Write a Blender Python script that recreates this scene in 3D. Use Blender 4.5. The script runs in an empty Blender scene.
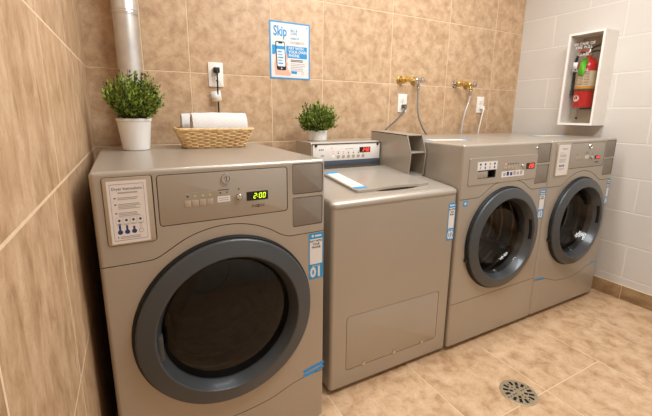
import bpy, bmesh, math, random
from mathutils import Vector, Matrix
random.seed(7)
R = math.radians
S = bpy.context.scene
COL = S.collection

# ---------------------------------------------------------------- camera
cd = bpy.data.cameras.new('camera'); cam = bpy.data.objects.new('camera', cd); COL.objects.link(cam)
_ya, _pi, _ro = R(27.7913), R(-11.8258), R(0.5054)
_fw = Vector((math.sin(_ya)*math.cos(_pi), math.cos(_ya)*math.cos(_pi), math.sin(_pi)))
_r = Vector((math.cos(_ya), -math.sin(_ya), 0)); _u = _r.cross(_fw)
_r2 = _r*math.cos(_ro) + _u*math.sin(_ro); _u2 = -_r*math.sin(_ro) + _u*math.cos(_ro)
_m = Matrix((_r2, _u2, -_fw)).transposed().to_4x4(); _m.translation = Vector((0.148, -1.9656, 1.1944))
cam.matrix_world = _m
cd.sensor_width = 36; cd.sensor_fit = 'HORIZONTAL'; cd.lens = 36*362.65/652
cd.shift_x = (326-322.77)/652; cd.shift_y = -(208-189.04)/652
cd.clip_start = 0.02
S.camera = cam

# ---------------------------------------------------------------- world, lamps, exposure
w = bpy.data.worlds.new('world'); S.world = w; w.use_nodes = True
w.node_tree.nodes['Background'].inputs[0].default_value = (0.95, 1.0, 1.05, 1)
w.node_tree.nodes['Background'].inputs[1].default_value = 0.05
def area(name, loc, size, size_y, power, color, rot=(0, 0, 0)):
    l = bpy.data.lights.new(name, 'AREA'); l.shape = 'RECTANGLE'; l.size = size; l.size_y = size_y
    l.energy = power; l.color = color
    o = bpy.data.objects.new(name, l); o.location = loc; o.rotation_euler = rot; COL.objects.link(o); return o
area('ceiling_lamp_by_wall', (1.45, -0.72, 2.52), 2.00, 0.20, 18, (0.955, 1.0, 1.04))
area('ceiling_lamp_room', (1.45, -1.60, 2.50), 1.20, 0.60, 26, (0.955, 1.0, 1.04))
S.view_settings.view_transform = 'Standard'; S.view_settings.look = 'None'
S.view_settings.gamma = 1; S.view_settings.use_curve_mapping = False
S.view_settings.exposure = 0.56

# ---------------------------------------------------------------- materials
MATS = {}
def srgb(r, g, b):
    f = lambda c: (c/255/12.92) if c/255 <= .04045 else ((c/255+.055)/1.055)**2.4
    return (f(r), f(g), f(b), 1)
def mat(name, col, rough=.5, metal=0, coat=0, noise=0, nscale=40, emit=None, estr=0, bump=0, bscale=200, spec=.5, island=0):
    m = bpy.data.materials.new(name); m.use_nodes = True; nt = m.node_tree; N = nt.nodes; L = nt.links
    b = N['Principled BSDF']; b.inputs['Roughness'].default_value = rough; b.inputs['Metallic'].default_value = metal
    b.inputs['Coat Weight'].default_value = coat; b.inputs['Specular IOR Level'].default_value = spec
    b.inputs['Base Color'].default_value = col
    tc = N.new('ShaderNodeTexCoord')
    if noise or island:
        nz = N.new('ShaderNodeTexNoise'); nz.inputs['Scale'].default_value = nscale; nz.inputs['Detail'].default_value = 5
        L.new(tc.outputs['Object'], nz.inputs['Vector'])
        hs = N.new('ShaderNodeHueSaturation'); hs.inputs['Color'].default_value = col
        mr = N.new('ShaderNodeMapRange'); mr.inputs[1].default_value = .3; mr.inputs[2].default_value = .7
        mr.inputs[3].default_value = 1-noise; mr.inputs[4].default_value = 1+noise
        L.new(nz.outputs['Fac'], mr.inputs[0])
        if island:
            g = N.new('ShaderNodeNewGeometry'); m2 = N.new('ShaderNodeMapRange')
            m2.inputs[3].default_value = 1-island; m2.inputs[4].default_value = 1+island
            L.new(g.outputs['Random Per Island'], m2.inputs[0])
            mu = N.new('ShaderNodeMath'); mu.operation = 'MULTIPLY'
            L.new(mr.outputs[0], mu.inputs[0]); L.new(m2.outputs[0], mu.inputs[1]); L.new(mu.outputs[0], hs.inputs['Value'])
        else: L.new(mr.outputs[0], hs.inputs['Value'])
        L.new(hs.outputs[0], b.inputs['Base Color'])
    if bump:
        n2 = N.new('ShaderNodeTexNoise'); n2.inputs['Scale'].default_value = bscale; n2.inputs['Detail'].default_value = 3
        L.new(tc.outputs['Object'], n2.inputs['Vector'])
        bp = N.new('ShaderNodeBump'); bp.inputs['Strength'].default_value = bump; bp.inputs['Distance'].default_value = .002
        L.new(n2.outputs['Fac'], bp.inputs['Height']); L.new(bp.outputs[0], b.inputs['Normal'])
    if emit:
        b.inputs['Emission Color'].default_value = emit; b.inputs['Emission Strength'].default_value = estr
    MATS[name] = m; return m
def tile_mat(name, dark, mid, light, stretch, rough=.45, scale=9, speck=.7, island=.05):
    """mottled travertine-look ceramic; stretch draws the mottling out into streaks"""
    m = bpy.data.materials.new(name); m.use_nodes = True; nt = m.node_tree; N = nt.nodes; L = nt.links
    b = N['Principled BSDF']; b.inputs['Roughness'].default_value = rough
    tc = N.new('ShaderNodeTexCoord'); mp = N.new('ShaderNodeMapping'); mp.inputs['Scale'].default_value = stretch
    L.new(tc.outputs['Object'], mp.inputs['Vector'])
    g = N.new('ShaderNodeNewGeometry')
    ad = N.new('ShaderNodeVectorMath'); ad.operation = 'ADD'
    sc = N.new('ShaderNodeVectorMath'); sc.operation = 'SCALE'; sc.inputs[0].default_value = (7, 5, 9)
    L.new(g.outputs['Random Per Island'], sc.inputs['Scale'])
    L.new(mp.outputs[0], ad.inputs[0]); L.new(sc.outputs[0], ad.inputs[1])
    n1 = N.new('ShaderNodeTexNoise'); n1.inputs['Scale'].default_value = scale; n1.inputs['Detail'].default_value = 9
    n1.inputs['Roughness'].default_value = .68; n1.inputs['Distortion'].default_value = .3
    L.new(ad.outputs[0], n1.inputs['Vector'])
    cr = N.new('ShaderNodeValToRGB'); e = cr.color_ramp.elements
    e[0].position = .34; e[0].color = dark; e[1].position = .66; e[1].color = light
    k = e.new(.5); k.color = mid
    L.new(n1.outputs['Fac'], cr.inputs['Fac'])
    n2 = N.new('ShaderNodeTexNoise'); n2.inputs['Scale'].default_value = scale*9; n2.inputs['Detail'].default_value = 4
    L.new(ad.outputs[0], n2.inputs['Vector'])
    mr = N.new('ShaderNodeMapRange'); mr.inputs[1].default_value = .58; mr.inputs[2].default_value = .75
    mr.inputs[3].default_value = 0; mr.inputs[4].default_value = speck; L.new(n2.outputs['Fac'], mr.inputs[0])
    mx = N.new('ShaderNodeMix'); mx.data_type = 'RGBA'; L.new(mr.outputs[0], mx.inputs['Factor'])
    L.new(cr.outputs[0], mx.inputs[6]); mx.inputs[7].default_value = dark
    m2 = N.new('ShaderNodeMapRange'); m2.inputs[3].default_value = 1-island; m2.inputs[4].default_value = 1+island
    L.new(g.outputs['Random Per Island'], m2.inputs[0])
    hs = N.new('ShaderNodeHueSaturation'); L.new(m2.outputs[0], hs.inputs['Value']); L.new(mx.outputs[2], hs.inputs['Color'])
    L.new(hs.outputs[0], b.inputs['Base Color'])
    bp = N.new('ShaderNodeBump'); bp.inputs['Strength'].default_value = .15; bp.inputs['Distance'].default_value = .002
    L.new(n2.outputs['Fac'], bp.inputs['Height']); L.new(bp.outputs[0], b.inputs['Normal'])
    MATS[name] = m; return m
def glass_mat(name, tint, gloss_rough=.02, ior=1.45):
    m = bpy.data.materials.new(name); m.use_nodes = True; nt = m.node_tree; N = nt.nodes; L = nt.links
    N.remove(N['Principled BSDF']); out = N['Material Output']
    t = N.new('ShaderNodeBsdfTransparent'); t.inputs[0].default_value = tint
    gl = N.new('ShaderNodeBsdfGlossy'); gl.inputs['Roughness'].default_value = gloss_rough
    fr = N.new('ShaderNodeFresnel'); ge = N.new('ShaderNodeNewGeometry')
    io = N.new('ShaderNodeMapRange'); io.inputs[3].default_value = ior; io.inputs[4].default_value = 1/ior
    L.new(ge.outputs['Backfacing'], io.inputs[0]); L.new(io.outputs[0], fr.inputs['IOR'])
    mx = N.new('ShaderNodeMixShader'); L.new(fr.outputs[0], mx.inputs[0]); L.new(t.outputs[0], mx.inputs[1]); L.new(gl.outputs[0], mx.inputs[2])
    L.new(mx.outputs[0], out.inputs['Surface']); MATS[name] = m; return m

tile_mat('wall_tile', srgb(172, 138, 104), srgb(196, 162, 126), srgb(212, 182, 148), (1, 1, 1), .42, 17)
tile_mat('wall_tile_streaked', srgb(164, 130, 96), srgb(194, 160, 124), srgb(212, 182, 148), (1.2, 1.2, .58), .42, 19)
tile_mat('floor_tile', srgb(172, 134, 98), srgb(204, 168, 130), srgb(220, 188, 152), (1, 1, 1), .38, 13, .45)
tile_mat('base_tile', srgb(134, 106, 74), srgb(160, 128, 92), srgb(174, 144, 106), (.6, 1, 1.4), .42, 10)
mat('grout', srgb(222, 196, 162), .9, noise=.06, nscale=60)
mat('painted_block', srgb(210, 203, 193), .6, noise=.02, nscale=6, bump=.35, bscale=120, island=.012)
mat('block_joint', srgb(222, 214, 203), .8)
mat('ceiling_paint', srgb(235, 228, 215), .9, noise=.02)
mat('machine_paint', srgb(174, 164, 150), .34, .35, .25, noise=.03, nscale=3, bump=.02, bscale=900)
mat('vent_grey', srgb(140, 131, 119), .6, .2, bump=.6, bscale=1400, noise=.03)
mat('panel_satin', srgb(174, 166, 154), .38, .45, noise=.02, nscale=5)
mat('groove_dark', srgb(84, 75, 65), .8)  # dark colour puts the shade of seams and panel gaps into the material
mat('door_grey', srgb(67, 71, 74), .34, .1, .2, noise=.02, nscale=8)
mat('black_rubber', srgb(18, 17, 16), .6)
mat('black_plastic', srgb(22, 22, 24), .4)
mat('drum_steel', srgb(104, 94, 84), .3, .9, noise=.08, nscale=14)
mat('dark_drum', srgb(120, 104, 86), .42, .6, noise=.1, nscale=10)
mat('paper', srgb(226, 220, 214), .7, noise=.01)
mat('frame_champagne', srgb(180, 166, 147), .35, .4, noise=.02)
mat('ink_blue', srgb(44, 56, 112), .7)
mat('ink_grey', srgb(168, 162, 162), .7)
mat('ink_dark', srgb(60, 56, 58), .7)
mat('ink_black', srgb(24, 22, 24), .6)
mat('sticker_blue', srgb(36, 146, 205), .45, noise=.02)
mat('sticker_white', srgb(226, 223, 218), .5, noise=.01)
mat('tape_blue', srgb(40, 150, 222), .5, noise=.04)
mat('button_metal', srgb(185, 172, 156), .4, .4, noise=.02)
mat('chrome', srgb(205, 202, 198), .18, 1, noise=.03)
mat('brass', srgb(206, 172, 104), .3, 1, noise=.08, nscale=60)
mat('gold_handle', srgb(206, 164, 78), .38, .6, noise=.06, nscale=60)
mat('galvanized', srgb(214, 211, 206), .33, .75, noise=.1, nscale=18)
mat('led_green', srgb(30, 30, 5), .5, emit=(.62, .85, .02, 1), estr=1.3)
mat('led_amber', srgb(150, 150, 60), .5, emit=(.6, .6, .05, 1), estr=.25)
mat('led_red', srgb(60, 8, 5), .5, emit=(1, .05, .03, 1), estr=2.6)
mat('led_window', srgb(20, 18, 12), .25)
mat('console_white', srgb(226, 220, 212), .4, noise=.01)
mat('console_navy', srgb(66, 76, 92), .45, noise=.02)
mat('white_plastic', srgb(238, 232, 222), .4, noise=.01)
mat('pot_white', srgb(230, 227, 222), .3, coat=.2, noise=.01)
mat('soil', srgb(52, 38, 28), .95, noise=.3, nscale=120)
mat('leaf_green', srgb(112, 132, 44), .5, noise=.25, nscale=16, island=.85)
mat('stem_brown', srgb(66, 72, 30), .7, noise=.2)
mat('wicker', srgb(224, 188, 134), .6, noise=.16, nscale=60, island=.12)
mat('towel_white', srgb(222, 219, 215), .95, noise=.03, nscale=120, bump=1.0, bscale=420)
mat('cord_grey', srgb(84, 80, 78), .5, noise=.05)
mat('cord_white', srgb(220, 212, 202), .5, noise=.03)
mat('hose_grey', srgb(150, 147, 143), .4, .4, noise=.12, nscale=300)
mat('hose_steel', srgb(196, 190, 182), .35, .4, noise=.12, nscale=300)
mat('cabinet_white', srgb(236, 230, 222), .45, noise=.015, nscale=8)
mat('cabinet_inside', srgb(186, 172, 152), .6, noise=.03)
mat('extinguisher_red', srgb(188, 20, 26), .25, coat=.4, noise=.03)
mat('label_cream', srgb(206, 192, 160), .5, noise=.08, nscale=80)
mat('label_gold', srgb(214, 140, 50), .5)
mat('strap_olive', srgb(70, 70, 44), .6, noise=.05)
mat('tag_green', srgb(96, 190, 50), .6, noise=.04)
mat('tag_yellow', srgb(226, 178, 60), .6)
mat('drain_metal', srgb(176, 158, 130), .42, .5, noise=.1, nscale=40)
mat('hole_black', srgb(14, 12, 10), .9)
mat('skin_print', srgb(226, 176, 150), .7, noise=.04)
mat('screen_print', srgb(214, 226, 232), .6, noise=.06, nscale=160)
glass_mat('smoked_glass', (.24, .20, .16, 1))
glass_mat('door_glass', (.66, .62, .57, 1))
glass_mat('clear_acrylic', (.95, .95, .94, 1), .04, 1.3)

# ---------------------------------------------------------------- mesh helpers
class MB:
    def __init__(s): s.bm = bmesh.new(); s.mats = []
    def mi(s, m):
        if m not in s.mats: s.mats.append(m)
        return s.mats.index(m)
    def _mark(s, faces, m):
        i = s.mi(m)
        for f in faces: f.material_index = i
    def poly(s, pts, m):
        f = s.bm.faces.new([s.bm.verts.new(p) for p in pts]); s._mark([f], m); return f
    def merge(s, bm2, m, mtx=None):
        if mtx is not None: bmesh.ops.transform(bm2, matrix=mtx, verts=bm2.verts)
        i = s.mi(m)
        if m is not None:
            for f in bm2.faces: f.material_index = i
        me = bpy.data.meshes.new('t'); bm2.to_mesh(me); bm2.free(); s.bm.from_mesh(me); bpy.data.meshes.remove(me)
    def box(s, a, b, m, bev=0, seg=3, mtx=None):
        bm = bmesh.new(); bmesh.ops.create_cube(bm, size=1)
        for v in bm.verts: v.co = Vector([(a[k]+b[k])/2 + v.co[k]*(b[k]-a[k]) for k in range(3)])
        if bev: bmesh.ops.bevel(bm, geom=bm.edges[:], offset=bev, segments=seg, profile=.5, affect='EDGES')
        s.merge(bm, m, mtx)
    def prism(s, pts, d0, d1, m, axis='y', bev=0):
        """extrude a closed outline; axis y: pts are (x, z); z: (x, y); x: (y, z)"""
        def P(p, d): return {'y': (p[0], d, p[1]), 'z': (p[0], p[1], d), 'x': (d, p[0], p[1])}[axis]
        bm = bmesh.new()
        A = [bm.verts.new(P(p, d0)) for p in pts]; B = [bm.verts.new(P(p, d1)) for p in pts]
        fa = bm.faces.new(A); fb = bm.faces.new(B); n = len(pts)
        for i in range(n): bm.faces.new((A[i], A[(i+1) % n], B[(i+1) % n], B[i]))
        bmesh.ops.recalc_face_normals(bm, faces=bm.faces)
        if bev: bmesh.ops.bevel(bm, geom=list(set(fa.edges) | set(fb.edges)), offset=bev, segments=2, profile=.5, affect='EDGES')
        s.merge(bm, m)
    def lathe(s, prof, m, c=(0, 0, 0), axis='z', seg=48, sq=(1, 1)):
        """profile of (radius, height along the axis)"""
        bm = bmesh.new(); rings = []
        for r, h in prof:
            if r < 1e-6: rings.append([bm.verts.new((0, 0, h))])
            else: rings.append([bm.verts.new((r*math.cos(2*math.pi*k/seg)*sq[0], r*math.sin(2*math.pi*k/seg)*sq[1], h)) for k in range(seg)])
        for a, b in zip(rings, rings[1:]):
            for k in range(seg):
                if len(a) == 1 and len(b) == 1: continue
                if len(a) == 1: bm.faces.new((a[0], b[k], b[(k+1) % seg]))
                elif len(b) == 1: bm.faces.new((a[k], b[0], a[(k+1) % seg]))
                else: bm.faces.new((a[k], b[k], b[(k+1) % seg], a[(k+1) % seg]))
        bmesh.ops.recalc_face_normals(bm, faces=bm.faces)
        rot = {'z': Matrix.Identity(4), 'y': Matrix.Rotation(R(90), 4, 'X'), 'x': Matrix.Rotation(R(90), 4, 'Y')}[axis]
        s.merge(bm, m, Matrix.Translation(c) @ rot)
    def tube(s, pts, r, m, seg=8, closed=False, cap=True):
        P = [Vector(p) for p in pts]; n = len(P); bm = bmesh.new(); rings = []; prev = None
        for i in range(n):
            if closed: t = P[(i+1) % n] - P[i-1]
            else: t = P[min(i+1, n-1)] - P[max(i-1, 0)]
            t.normalize()
            if prev is None:
                a = Vector((0, 0, 1)) if abs(t.z) < .9 else Vector((1, 0, 0)); x = t.cross(a).normalized()
            else:
                x = prev - t*prev.dot(t)
                x.normalize()
            prev = x; y = t.cross(x)
            rr = r[i] if isinstance(r, (list, tuple)) else r
            rings.append([bm.verts.new(P[i] + (x*math.cos(2*math.pi*k/seg) + y*math.sin(2*math.pi*k/seg))*rr) for k in range(seg)])
        for i in range(n if closed else n-1):
            a, b = rings[i], rings[(i+1) % n]
            for k in range(seg): bm.faces.new((a[k], a[(k+1) % seg], b[(k+1) % seg], b[k]))
        if cap and not closed: bm.faces.new(rings[0][::-1]); bm.faces.new(rings[-1])
        bmesh.ops.recalc_face_normals(bm, faces=bm.faces)
        s.merge(bm, m)
    def text(s, body, size, loc, m, plane='front', align='CENTER', sx=1, rot=0, bold=0):
        c = bpy.data.curves.new('t', 'FONT'); c.body = body; c.size = size; c.align_x = align; c.align_y = 'CENTER'
        c.extrude = .00015; c.offset = bold; c.resolution_u = 2
        o = bpy.data.objects.new('t', c); COL.objects.link(o)
        dg = bpy.context.evaluated_depsgraph_get(); me = bpy.data.meshes.new_from_object(o.evaluated_get(dg))
        bm = bmesh.new(); bm.from_mesh(me)
        M = {'front': Matrix.Rotation(R(90), 4, 'X'), 'right': Matrix.Rotation(R(-90), 4, 'Z') @ Matrix.Rotation(R(90), 4, 'X'),
             'top': Matrix.Identity(4)}[plane]
        s.merge(bm, m, Matrix.Translation(loc) @ M @ Matrix.Rotation(rot, 4, 'Z') @ Matrix.Diagonal((sx, 1, 1, 1)))
        bpy.data.objects.remove(o); bpy.data.curves.remove(c); bpy.data.meshes.remove(me)
    def build(s, name, parent=None, sharp=35, wn=False, label=None):
        me = bpy.data.meshes.new(name); s.bm.to_mesh(me); s.bm.free()
        for m in s.mats: me.materials.append(MATS[m])
        o = bpy.data.objects.new(name, me); COL.objects.link(o)
        finish(o, sharp, wn)
        if parent: o.parent = parent
        if label: o['label'] = label
        return o
def finish(o, sharp=35, wn=False):
    me = o.data
    for p in me.polygons: p.use_smooth = True
    me.set_sharp_from_angle(angle=R(sharp))
    if wn:
        md = o.modifiers.new('wn', 'WEIGHTED_NORMAL'); md.keep_sharp = True; md.weight = 90
def boolean(o, cutter, sharp=40):
    """carve the cutter out of the object for good, the cutter's faces keep their material"""
    cutter.parent = o.parent
    md = o.modifiers.new('b', 'BOOLEAN'); md.operation = 'DIFFERENCE'; md.object = cutter; md.solver = 'EXACT'; md.material_mode = 'TRANSFER'
    mods = [m for m in o.modifiers if m.type == 'WEIGHTED_NORMAL']
    for m in mods: o.modifiers.remove(m)
    dg = bpy.context.evaluated_depsgraph_get(); dg.update()
    me = bpy.data.meshes.new_from_object(o.evaluated_get(dg)); old = o.data; nm = old.name
    o.modifiers.clear(); o.data = me; bpy.data.meshes.remove(old); me.name = nm
    bpy.data.objects.remove(cutter); finish(o, sharp, True)
def thing(name, label, cat, loc=(0, 0, 0), rz=0, group=None):
    o = bpy.data.objects.new(name, None); o.empty_display_size = .05; COL.objects.link(o)
    o.location = loc; o.rotation_euler = (0, 0, rz); o['label'] = label; o['category'] = cat
    if group: o['group'] = group
    return o
def struct(o): o['kind'] = 'structure'; return o
def rrect(x0, z0, x1, z1, r, n=4):
    pts = []
    for cx, cz, a in ((x1-r, z1-r, 0), (x0+r, z1-r, 90), (x0+r, z0+r, 180), (x1-r, z0+r, 270)):
        for k in range(n+1):
            t = R(a+90*k/n); pts.append((cx+r*math.cos(t), cz+r*math.sin(t)))
    return pts
def ribbon(pts, wd):
    P = [Vector(p) for p in pts]; L, Q = [], []
    for i in range(len(P)):
        t = (P[min(i+1, len(P)-1)]-P[max(i-1, 0)]).normalized(); n = Vector((-t.y, t.x))*wd/2
        L.append(P[i]+n); Q.append(P[i]-n)
    return [tuple(p) for p in L+Q[::-1]]
def smooth(pts, n=8):
    """Catmull-Rom through the points"""
    P = [Vector(p) for p in pts]; P = [P[0]*2-P[1]] + P + [P[-1]*2-P[-2]]; out = []
    for i in range(1, len(P)-2):
        for k in range(n):
            t = k/n; a, b, c, d = P[i-1:i+3]
            out.append(.5*((2*b)+(c-a)*t+(2*a-5*b+4*c-d)*t*t+(3*b-a-3*c+d)*t**3))
    out.append(P[-2]); return out

# ---------------------------------------------------------------- the room
XR, YF, ZC = 2.950, -2.90, 2.60
def tiles(name, plane, rows, cols_of, m, gap=.0045, th=.006, ch=.0012, grout='grout', back=.08):
    """a wall or floor of separate chamfered tiles over a grout bed, its face at coordinate 0 / XR"""
    mb = MB()
    def P(u, v, d):   # d: towards the room
        return {'back': (u, -d, v), 'left': (d, u, v), 'right': (XR-d, u, v), 'floor': (v, u, d)}[plane]
    us = [u for i in range(len(rows)-1) for u in cols_of(i)]
    u0, u1, v0, v1 = min(us), max(us), rows[0], rows[-1]
    a, b = P(u0, v0, -back), P(u1, v1, -.0003 if plane == 'left' else -th*.2 if plane != 'floor' else -.0012)
    mb.box([min(p, q) for p, q in zip(a, b)], [max(p, q) for p, q in zip(a, b)], grout)
    top = 0
    for i in range(len(rows)-1):
        cs = cols_of(i)
        for p, q in zip(cs, cs[1:]):
            g = gap/2; A = [(p+g, rows[i]+g), (q-g, rows[i]+g), (q-g, rows[i+1]-g), (p+g, rows[i+1]-g)]
            B = [(p+g+ch, rows[i]+g+ch), (q-g-ch, rows[i]+g+ch), (q-g-ch, rows[i+1]-g-ch), (p+g+ch, rows[i+1]-g-ch)]
            bm = bmesh.new()
            lo = [bm.verts.new(P(*x, -th)) for x in A]; mi = [bm.verts.new(P(*x, top-ch)) for x in A]; hi = [bm.verts.new(P(*x, top)) for x in B]
            bm.faces.new(hi); bm.faces.new(lo)
            for k in range(4):
                n = (k+1) % 4
                bm.faces.new((lo[k], lo[n], mi[n], mi[k])); bm.faces.new((mi[k], mi[n], hi[n], hi[k]))
            bmesh.ops.recalc_face_normals(bm, faces=bm.faces); mb.merge(bm, m)
    return struct(mb.build(name, sharp=20))
ROWS = [0, .17, .60, 1.035, 1.386, 1.81, 2.24, ZC]
BC = [-.02, .230, .438, .862, 1.178, 1.672, 2.165, 2.635, XR+.02]
tiles('wall_back', 'back', ROWS, lambda i: BC, 'wall_tile')
def left_cols(i):
    return [0, -.995, -1.49, -1.99, -2.49, YF][::-1] if i >= 3 else [0, -.62, -1.075, -1.497, -1.93, -2.36, YF][::-1]
tiles('wall_left', 'left', ROWS, left_cols, 'wall_tile_streaked', gap=.0055, ch=.0006)
BR = [0, .147, .365, .585, .803, 1.022, 1.245, 1.462, 1.682, 1.90, 2.12, 2.34, ZC]
def block_cols(i):
    off = -.47 if i % 2 == 1 else -.25
    c = [0.02] + [off-.44*k for k in range(0, 8) if off-.44*k > YF+.05] + [YF]
    return c[::-1]
tiles('wall_right', 'right', BR, block_cols, 'painted_block', gap=.005, ch=.0025, grout='block_joint')
mb = MB(); mb.box((-.1, YF-.1, 0), (XR+.1, YF, ZC), 'painted_block'); struct(mb.build('wall_front'))
mb = MB(); mb.box((-.1, YF-.1, ZC), (XR+.1, .1, ZC+.1), 'ceiling_paint'); struct(mb.build('ceiling'))
FX = [-.06, .37, .806, 1.243, 1.68, 2.108, 2.535, XR+.02]
FY = [YF, -2.49, -2.06, -1.63, -1.20, -.77, -.34, .02]
tiles('floor', 'floor', FX, lambda i: FY if i < 5 else [v for v in FY if v not in (-1.20, -2.06)], 'floor_tile', gap=.004)
mb = MB()
for a, b in zip([0, -.50, -.925, -1.35, -1.78, -2.2, -2.6], [-.50, -.925, -1.35, -1.78, -2.2, -2.6, YF]):
    mb.box((XR-.013, b+.0015, .001), (XR-.0005, a-.0015, .094), 'base_tile', .002, 2)
mb.box((XR-.010, YF, .0005), (XR-.0005, 0, .096), 'grout')
struct(mb.build('baseboard_right'))

# ---------------------------------------------------------------- laundry machines
def seg7(mb, txt, x, y, z, h, m, slant=.14):
    """seven-segment figures on a front-facing display"""
    SEG = {'0': 'abcdef', '1': 'bc', '2': 'abged', '5': 'afgcd'}
    wd = h*.52; t = h*.13; cx = x
    for ch in txt:
        if ch == ':':
            for zz in (z+h*.3, z+h*.66): mb.prism([(cx+slant*(zz-z), zz), (cx+t+slant*(zz-z), zz), (cx+t+slant*(zz-z), zz+t), (cx+slant*(zz-z), zz+t)], y-.0003, y, m)
            cx += t*2.4; continue
        bars = dict(a=(t*.6, h-t, wd-t*.6, h), g=(t*.6, h/2-t/2, wd-t*.6, h/2+t/2), d=(t*.6, 0, wd-t*.6, t),
                    f=(0, h/2+t*.1, t, h-t*.4), b=(wd-t, h/2+t*.1, wd, h-t*.4), e=(0, t*.4, t, h/2-t*.1), c=(wd-t, t*.4, wd, h/2-t*.1))
        for k in SEG[ch]:
            a, b, c, d = bars[k]
            mb.prism([(cx+p+slant*q, z+q) for p, q in ((a, b), (c, b), (c, d), (a, d))], y-.0003, y, m)
        cx += wd+h*.18
def lines(mb, rows, x0, x1, y, z, dz, th, m, ragged=True):
    rnd = random.Random(int(z*1000)+rows)
    for k in range(rows):
        e = x1-(x1-x0)*(rnd.uniform(0, .3) if ragged else 0)
        mb.box((x0, y-.0002, z-k*dz-th), (e, y, z-k*dz), m)
def number_sticker(parent, x0, z0, x1, z1, y, num):
    wd, ht = x1-x0, z1-z0
    mb = MB(); mb.prism(rrect(x0, z0, x1, z1, .002), y-.0006, y, 'sticker_blue')
    mb.box((x0+.004, y-.0008, z0+ht*.33), (x1-.004, y-.0005, z1-ht*.125), 'sticker_white')
    s = mb.build('number_sticker', parent, label='blue and white sticker reading '+num)
    t = MB(); yy = y-.0009; cx = (x0+x1)/2
    t.text(num, ht*.30, (cx, yy, z0+ht*.14), 'sticker_white', bold=.002, sx=min(1, wd/ht*2.7))
    for k, l in enumerate(('PAY WITH', 'YOUR', 'PHONE')): t.text(l, ht*.066, (cx, yy, z1-ht*(.175+.066*k)), 'ink_black', bold=.0003, sx=min(1, wd/ht*2.7))
    t.text('MACHINE', ht*.045, (cx, yy, z0+ht*.285), 'sticker_white')
    t.lathe([(0, 0), (ht*.03, 0), (ht*.03, .0003), (0, .0003)], 'sticker_white', (x0+wd*.27, yy+.0003, z1-ht*.06), 'y', 6)
    t.box((x0+wd*.42, yy, z1-ht*.08), (x1-wd*.14, yy+.0002, z1-ht*.045), 'sticker_white')
    t.build('lettering', s)
def instruction_sheet(parent, x0, z0, x1, z1, y, tall=False, fx=.009):
    """a printed sheet in a shallow champagne frame"""
    mb = MB(); f = .009
    mb.prism(rrect(x0-f, z0-f*.5, x1+fx, z1+f, .006), y-.004, y+.002, 'frame_champagne', bev=.0015)
    fr = mb.build('instruction_frame', parent)
    mb = MB(); yy = y-.0042; mb.box((x0, yy, z0), (x1, yy+.001, z1), 'paper'); mb.build('paper_sheet', fr)
    t = MB(); W, H = x1-x0, z1-z0; X = lambda u: x0+u*W; Z = lambda v: z1-v*H; q = yy-.0002
    if tall:
        lines(t, 2, X(.32), X(.75), q, Z(.11), H*.03, H*.015, 'ink_grey', False)
        lines(t, 1, X(.16), X(.5), q, Z(.25), .01, H*.018, 'tag_yellow')
        lines(t, 3, X(.16), X(.85), q, Z(.32), H*.03, H*.014, 'ink_grey')
        lines(t, 4, X(.16), X(.8), q, Z(.46), H*.032, H*.014, 'ink_grey')
        for k in range(4): t.box((X(.2+.12*k), q, Z(.72)), (X(.27+.12*k), q+.0002, Z(.65)), 'ink_blue')
        lines(t, 2, X(.16), X(.7), q, Z(.77), H*.03, H*.014, 'ink_grey')
    else:
        a = .0007
        for (p, r, s, u) in ((.07, .05, .93, .055), (.07, .945, .93, .95)): t.box((X(p), q, Z(u)), (X(s), q+.0002, Z(r)), 'ink_blue')
        for p in (.07, .925): t.box((X(p), q, Z(.95)), (X(p+.006), q+.0002, Z(.05)), 'ink_blue')
        t.text('Dryer Instructions', H*.062, (X(.5), q, Z(.125)), 'ink_blue', sx=.9)
        lines(t, 1, X(.26), X(.76), q, Z(.175), .01, H*.022, 'ink_grey', False)
        for v, n in ((.26, 2), (.36, 4), (.50, 3)):
            t.box((X(.15), q, Z(v+.018)), (X(.2), q+.0002, Z(v)), 'ink_blue'); lines(t, n, X(.24), X(.85), q, Z(v), H*.024, H*.011, 'ink_grey')
        for k in range(4):
            cx = X(.23+.18*k); cz = Z(.625)
            for (p, r, s, u) in ((-1, -1, 1, -.94), (-1, .94, 1, 1), (-1, -1, -.94, 1), (.94, -1, 1, 1)):
                t.box((cx+p*.0075, q, cz+r*.0085), (cx+s*.0075, q+.0002, cz+u*.0085), 'ink_grey')
            t.lathe([(0, 0), (.0034, 0), (.0034, .0003), (0, .0003)], 'ink_blue', (cx, q+.0002, cz), 'y', 8)
            m = 'ink_blue' if k < 3 else 'ink_grey'; hh = (.024, .018, .014, .02)[k]
            lines(t, 1, cx-.007, cx+.007, q, Z(.685), .01, .002, 'ink_grey', False)
            t.lathe([(0, 0), (.0062, 0), (.0062, .0003), (0, .0003)], m, (cx, q+.0002, Z(.815)), 'y', 14)
            t.box((cx-.0026, q, Z(.815)), (cx+.0026, q+.0002, Z(.815)+hh), m)
            if k == 3:
                t.lathe([(0, 0), (.0048, 0), (.0048, .0003), (0, .0003)], 'paper', (cx, q, Z(.815)), 'y', 14)
                t.box((cx-.0016, q-.0003, Z(.815)), (cx+.0016, q, Z(.815)+hh-.001), 'paper')
        t.box((X(.15), q, Z(.905)), (X(.19), q+.0002, Z(.89)), 'ink_blue'); lines(t, 2, X(.23), X(.8), q, Z(.885), H*.024, H*.011, 'ink_grey')
    t.build('lettering', fr)

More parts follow.
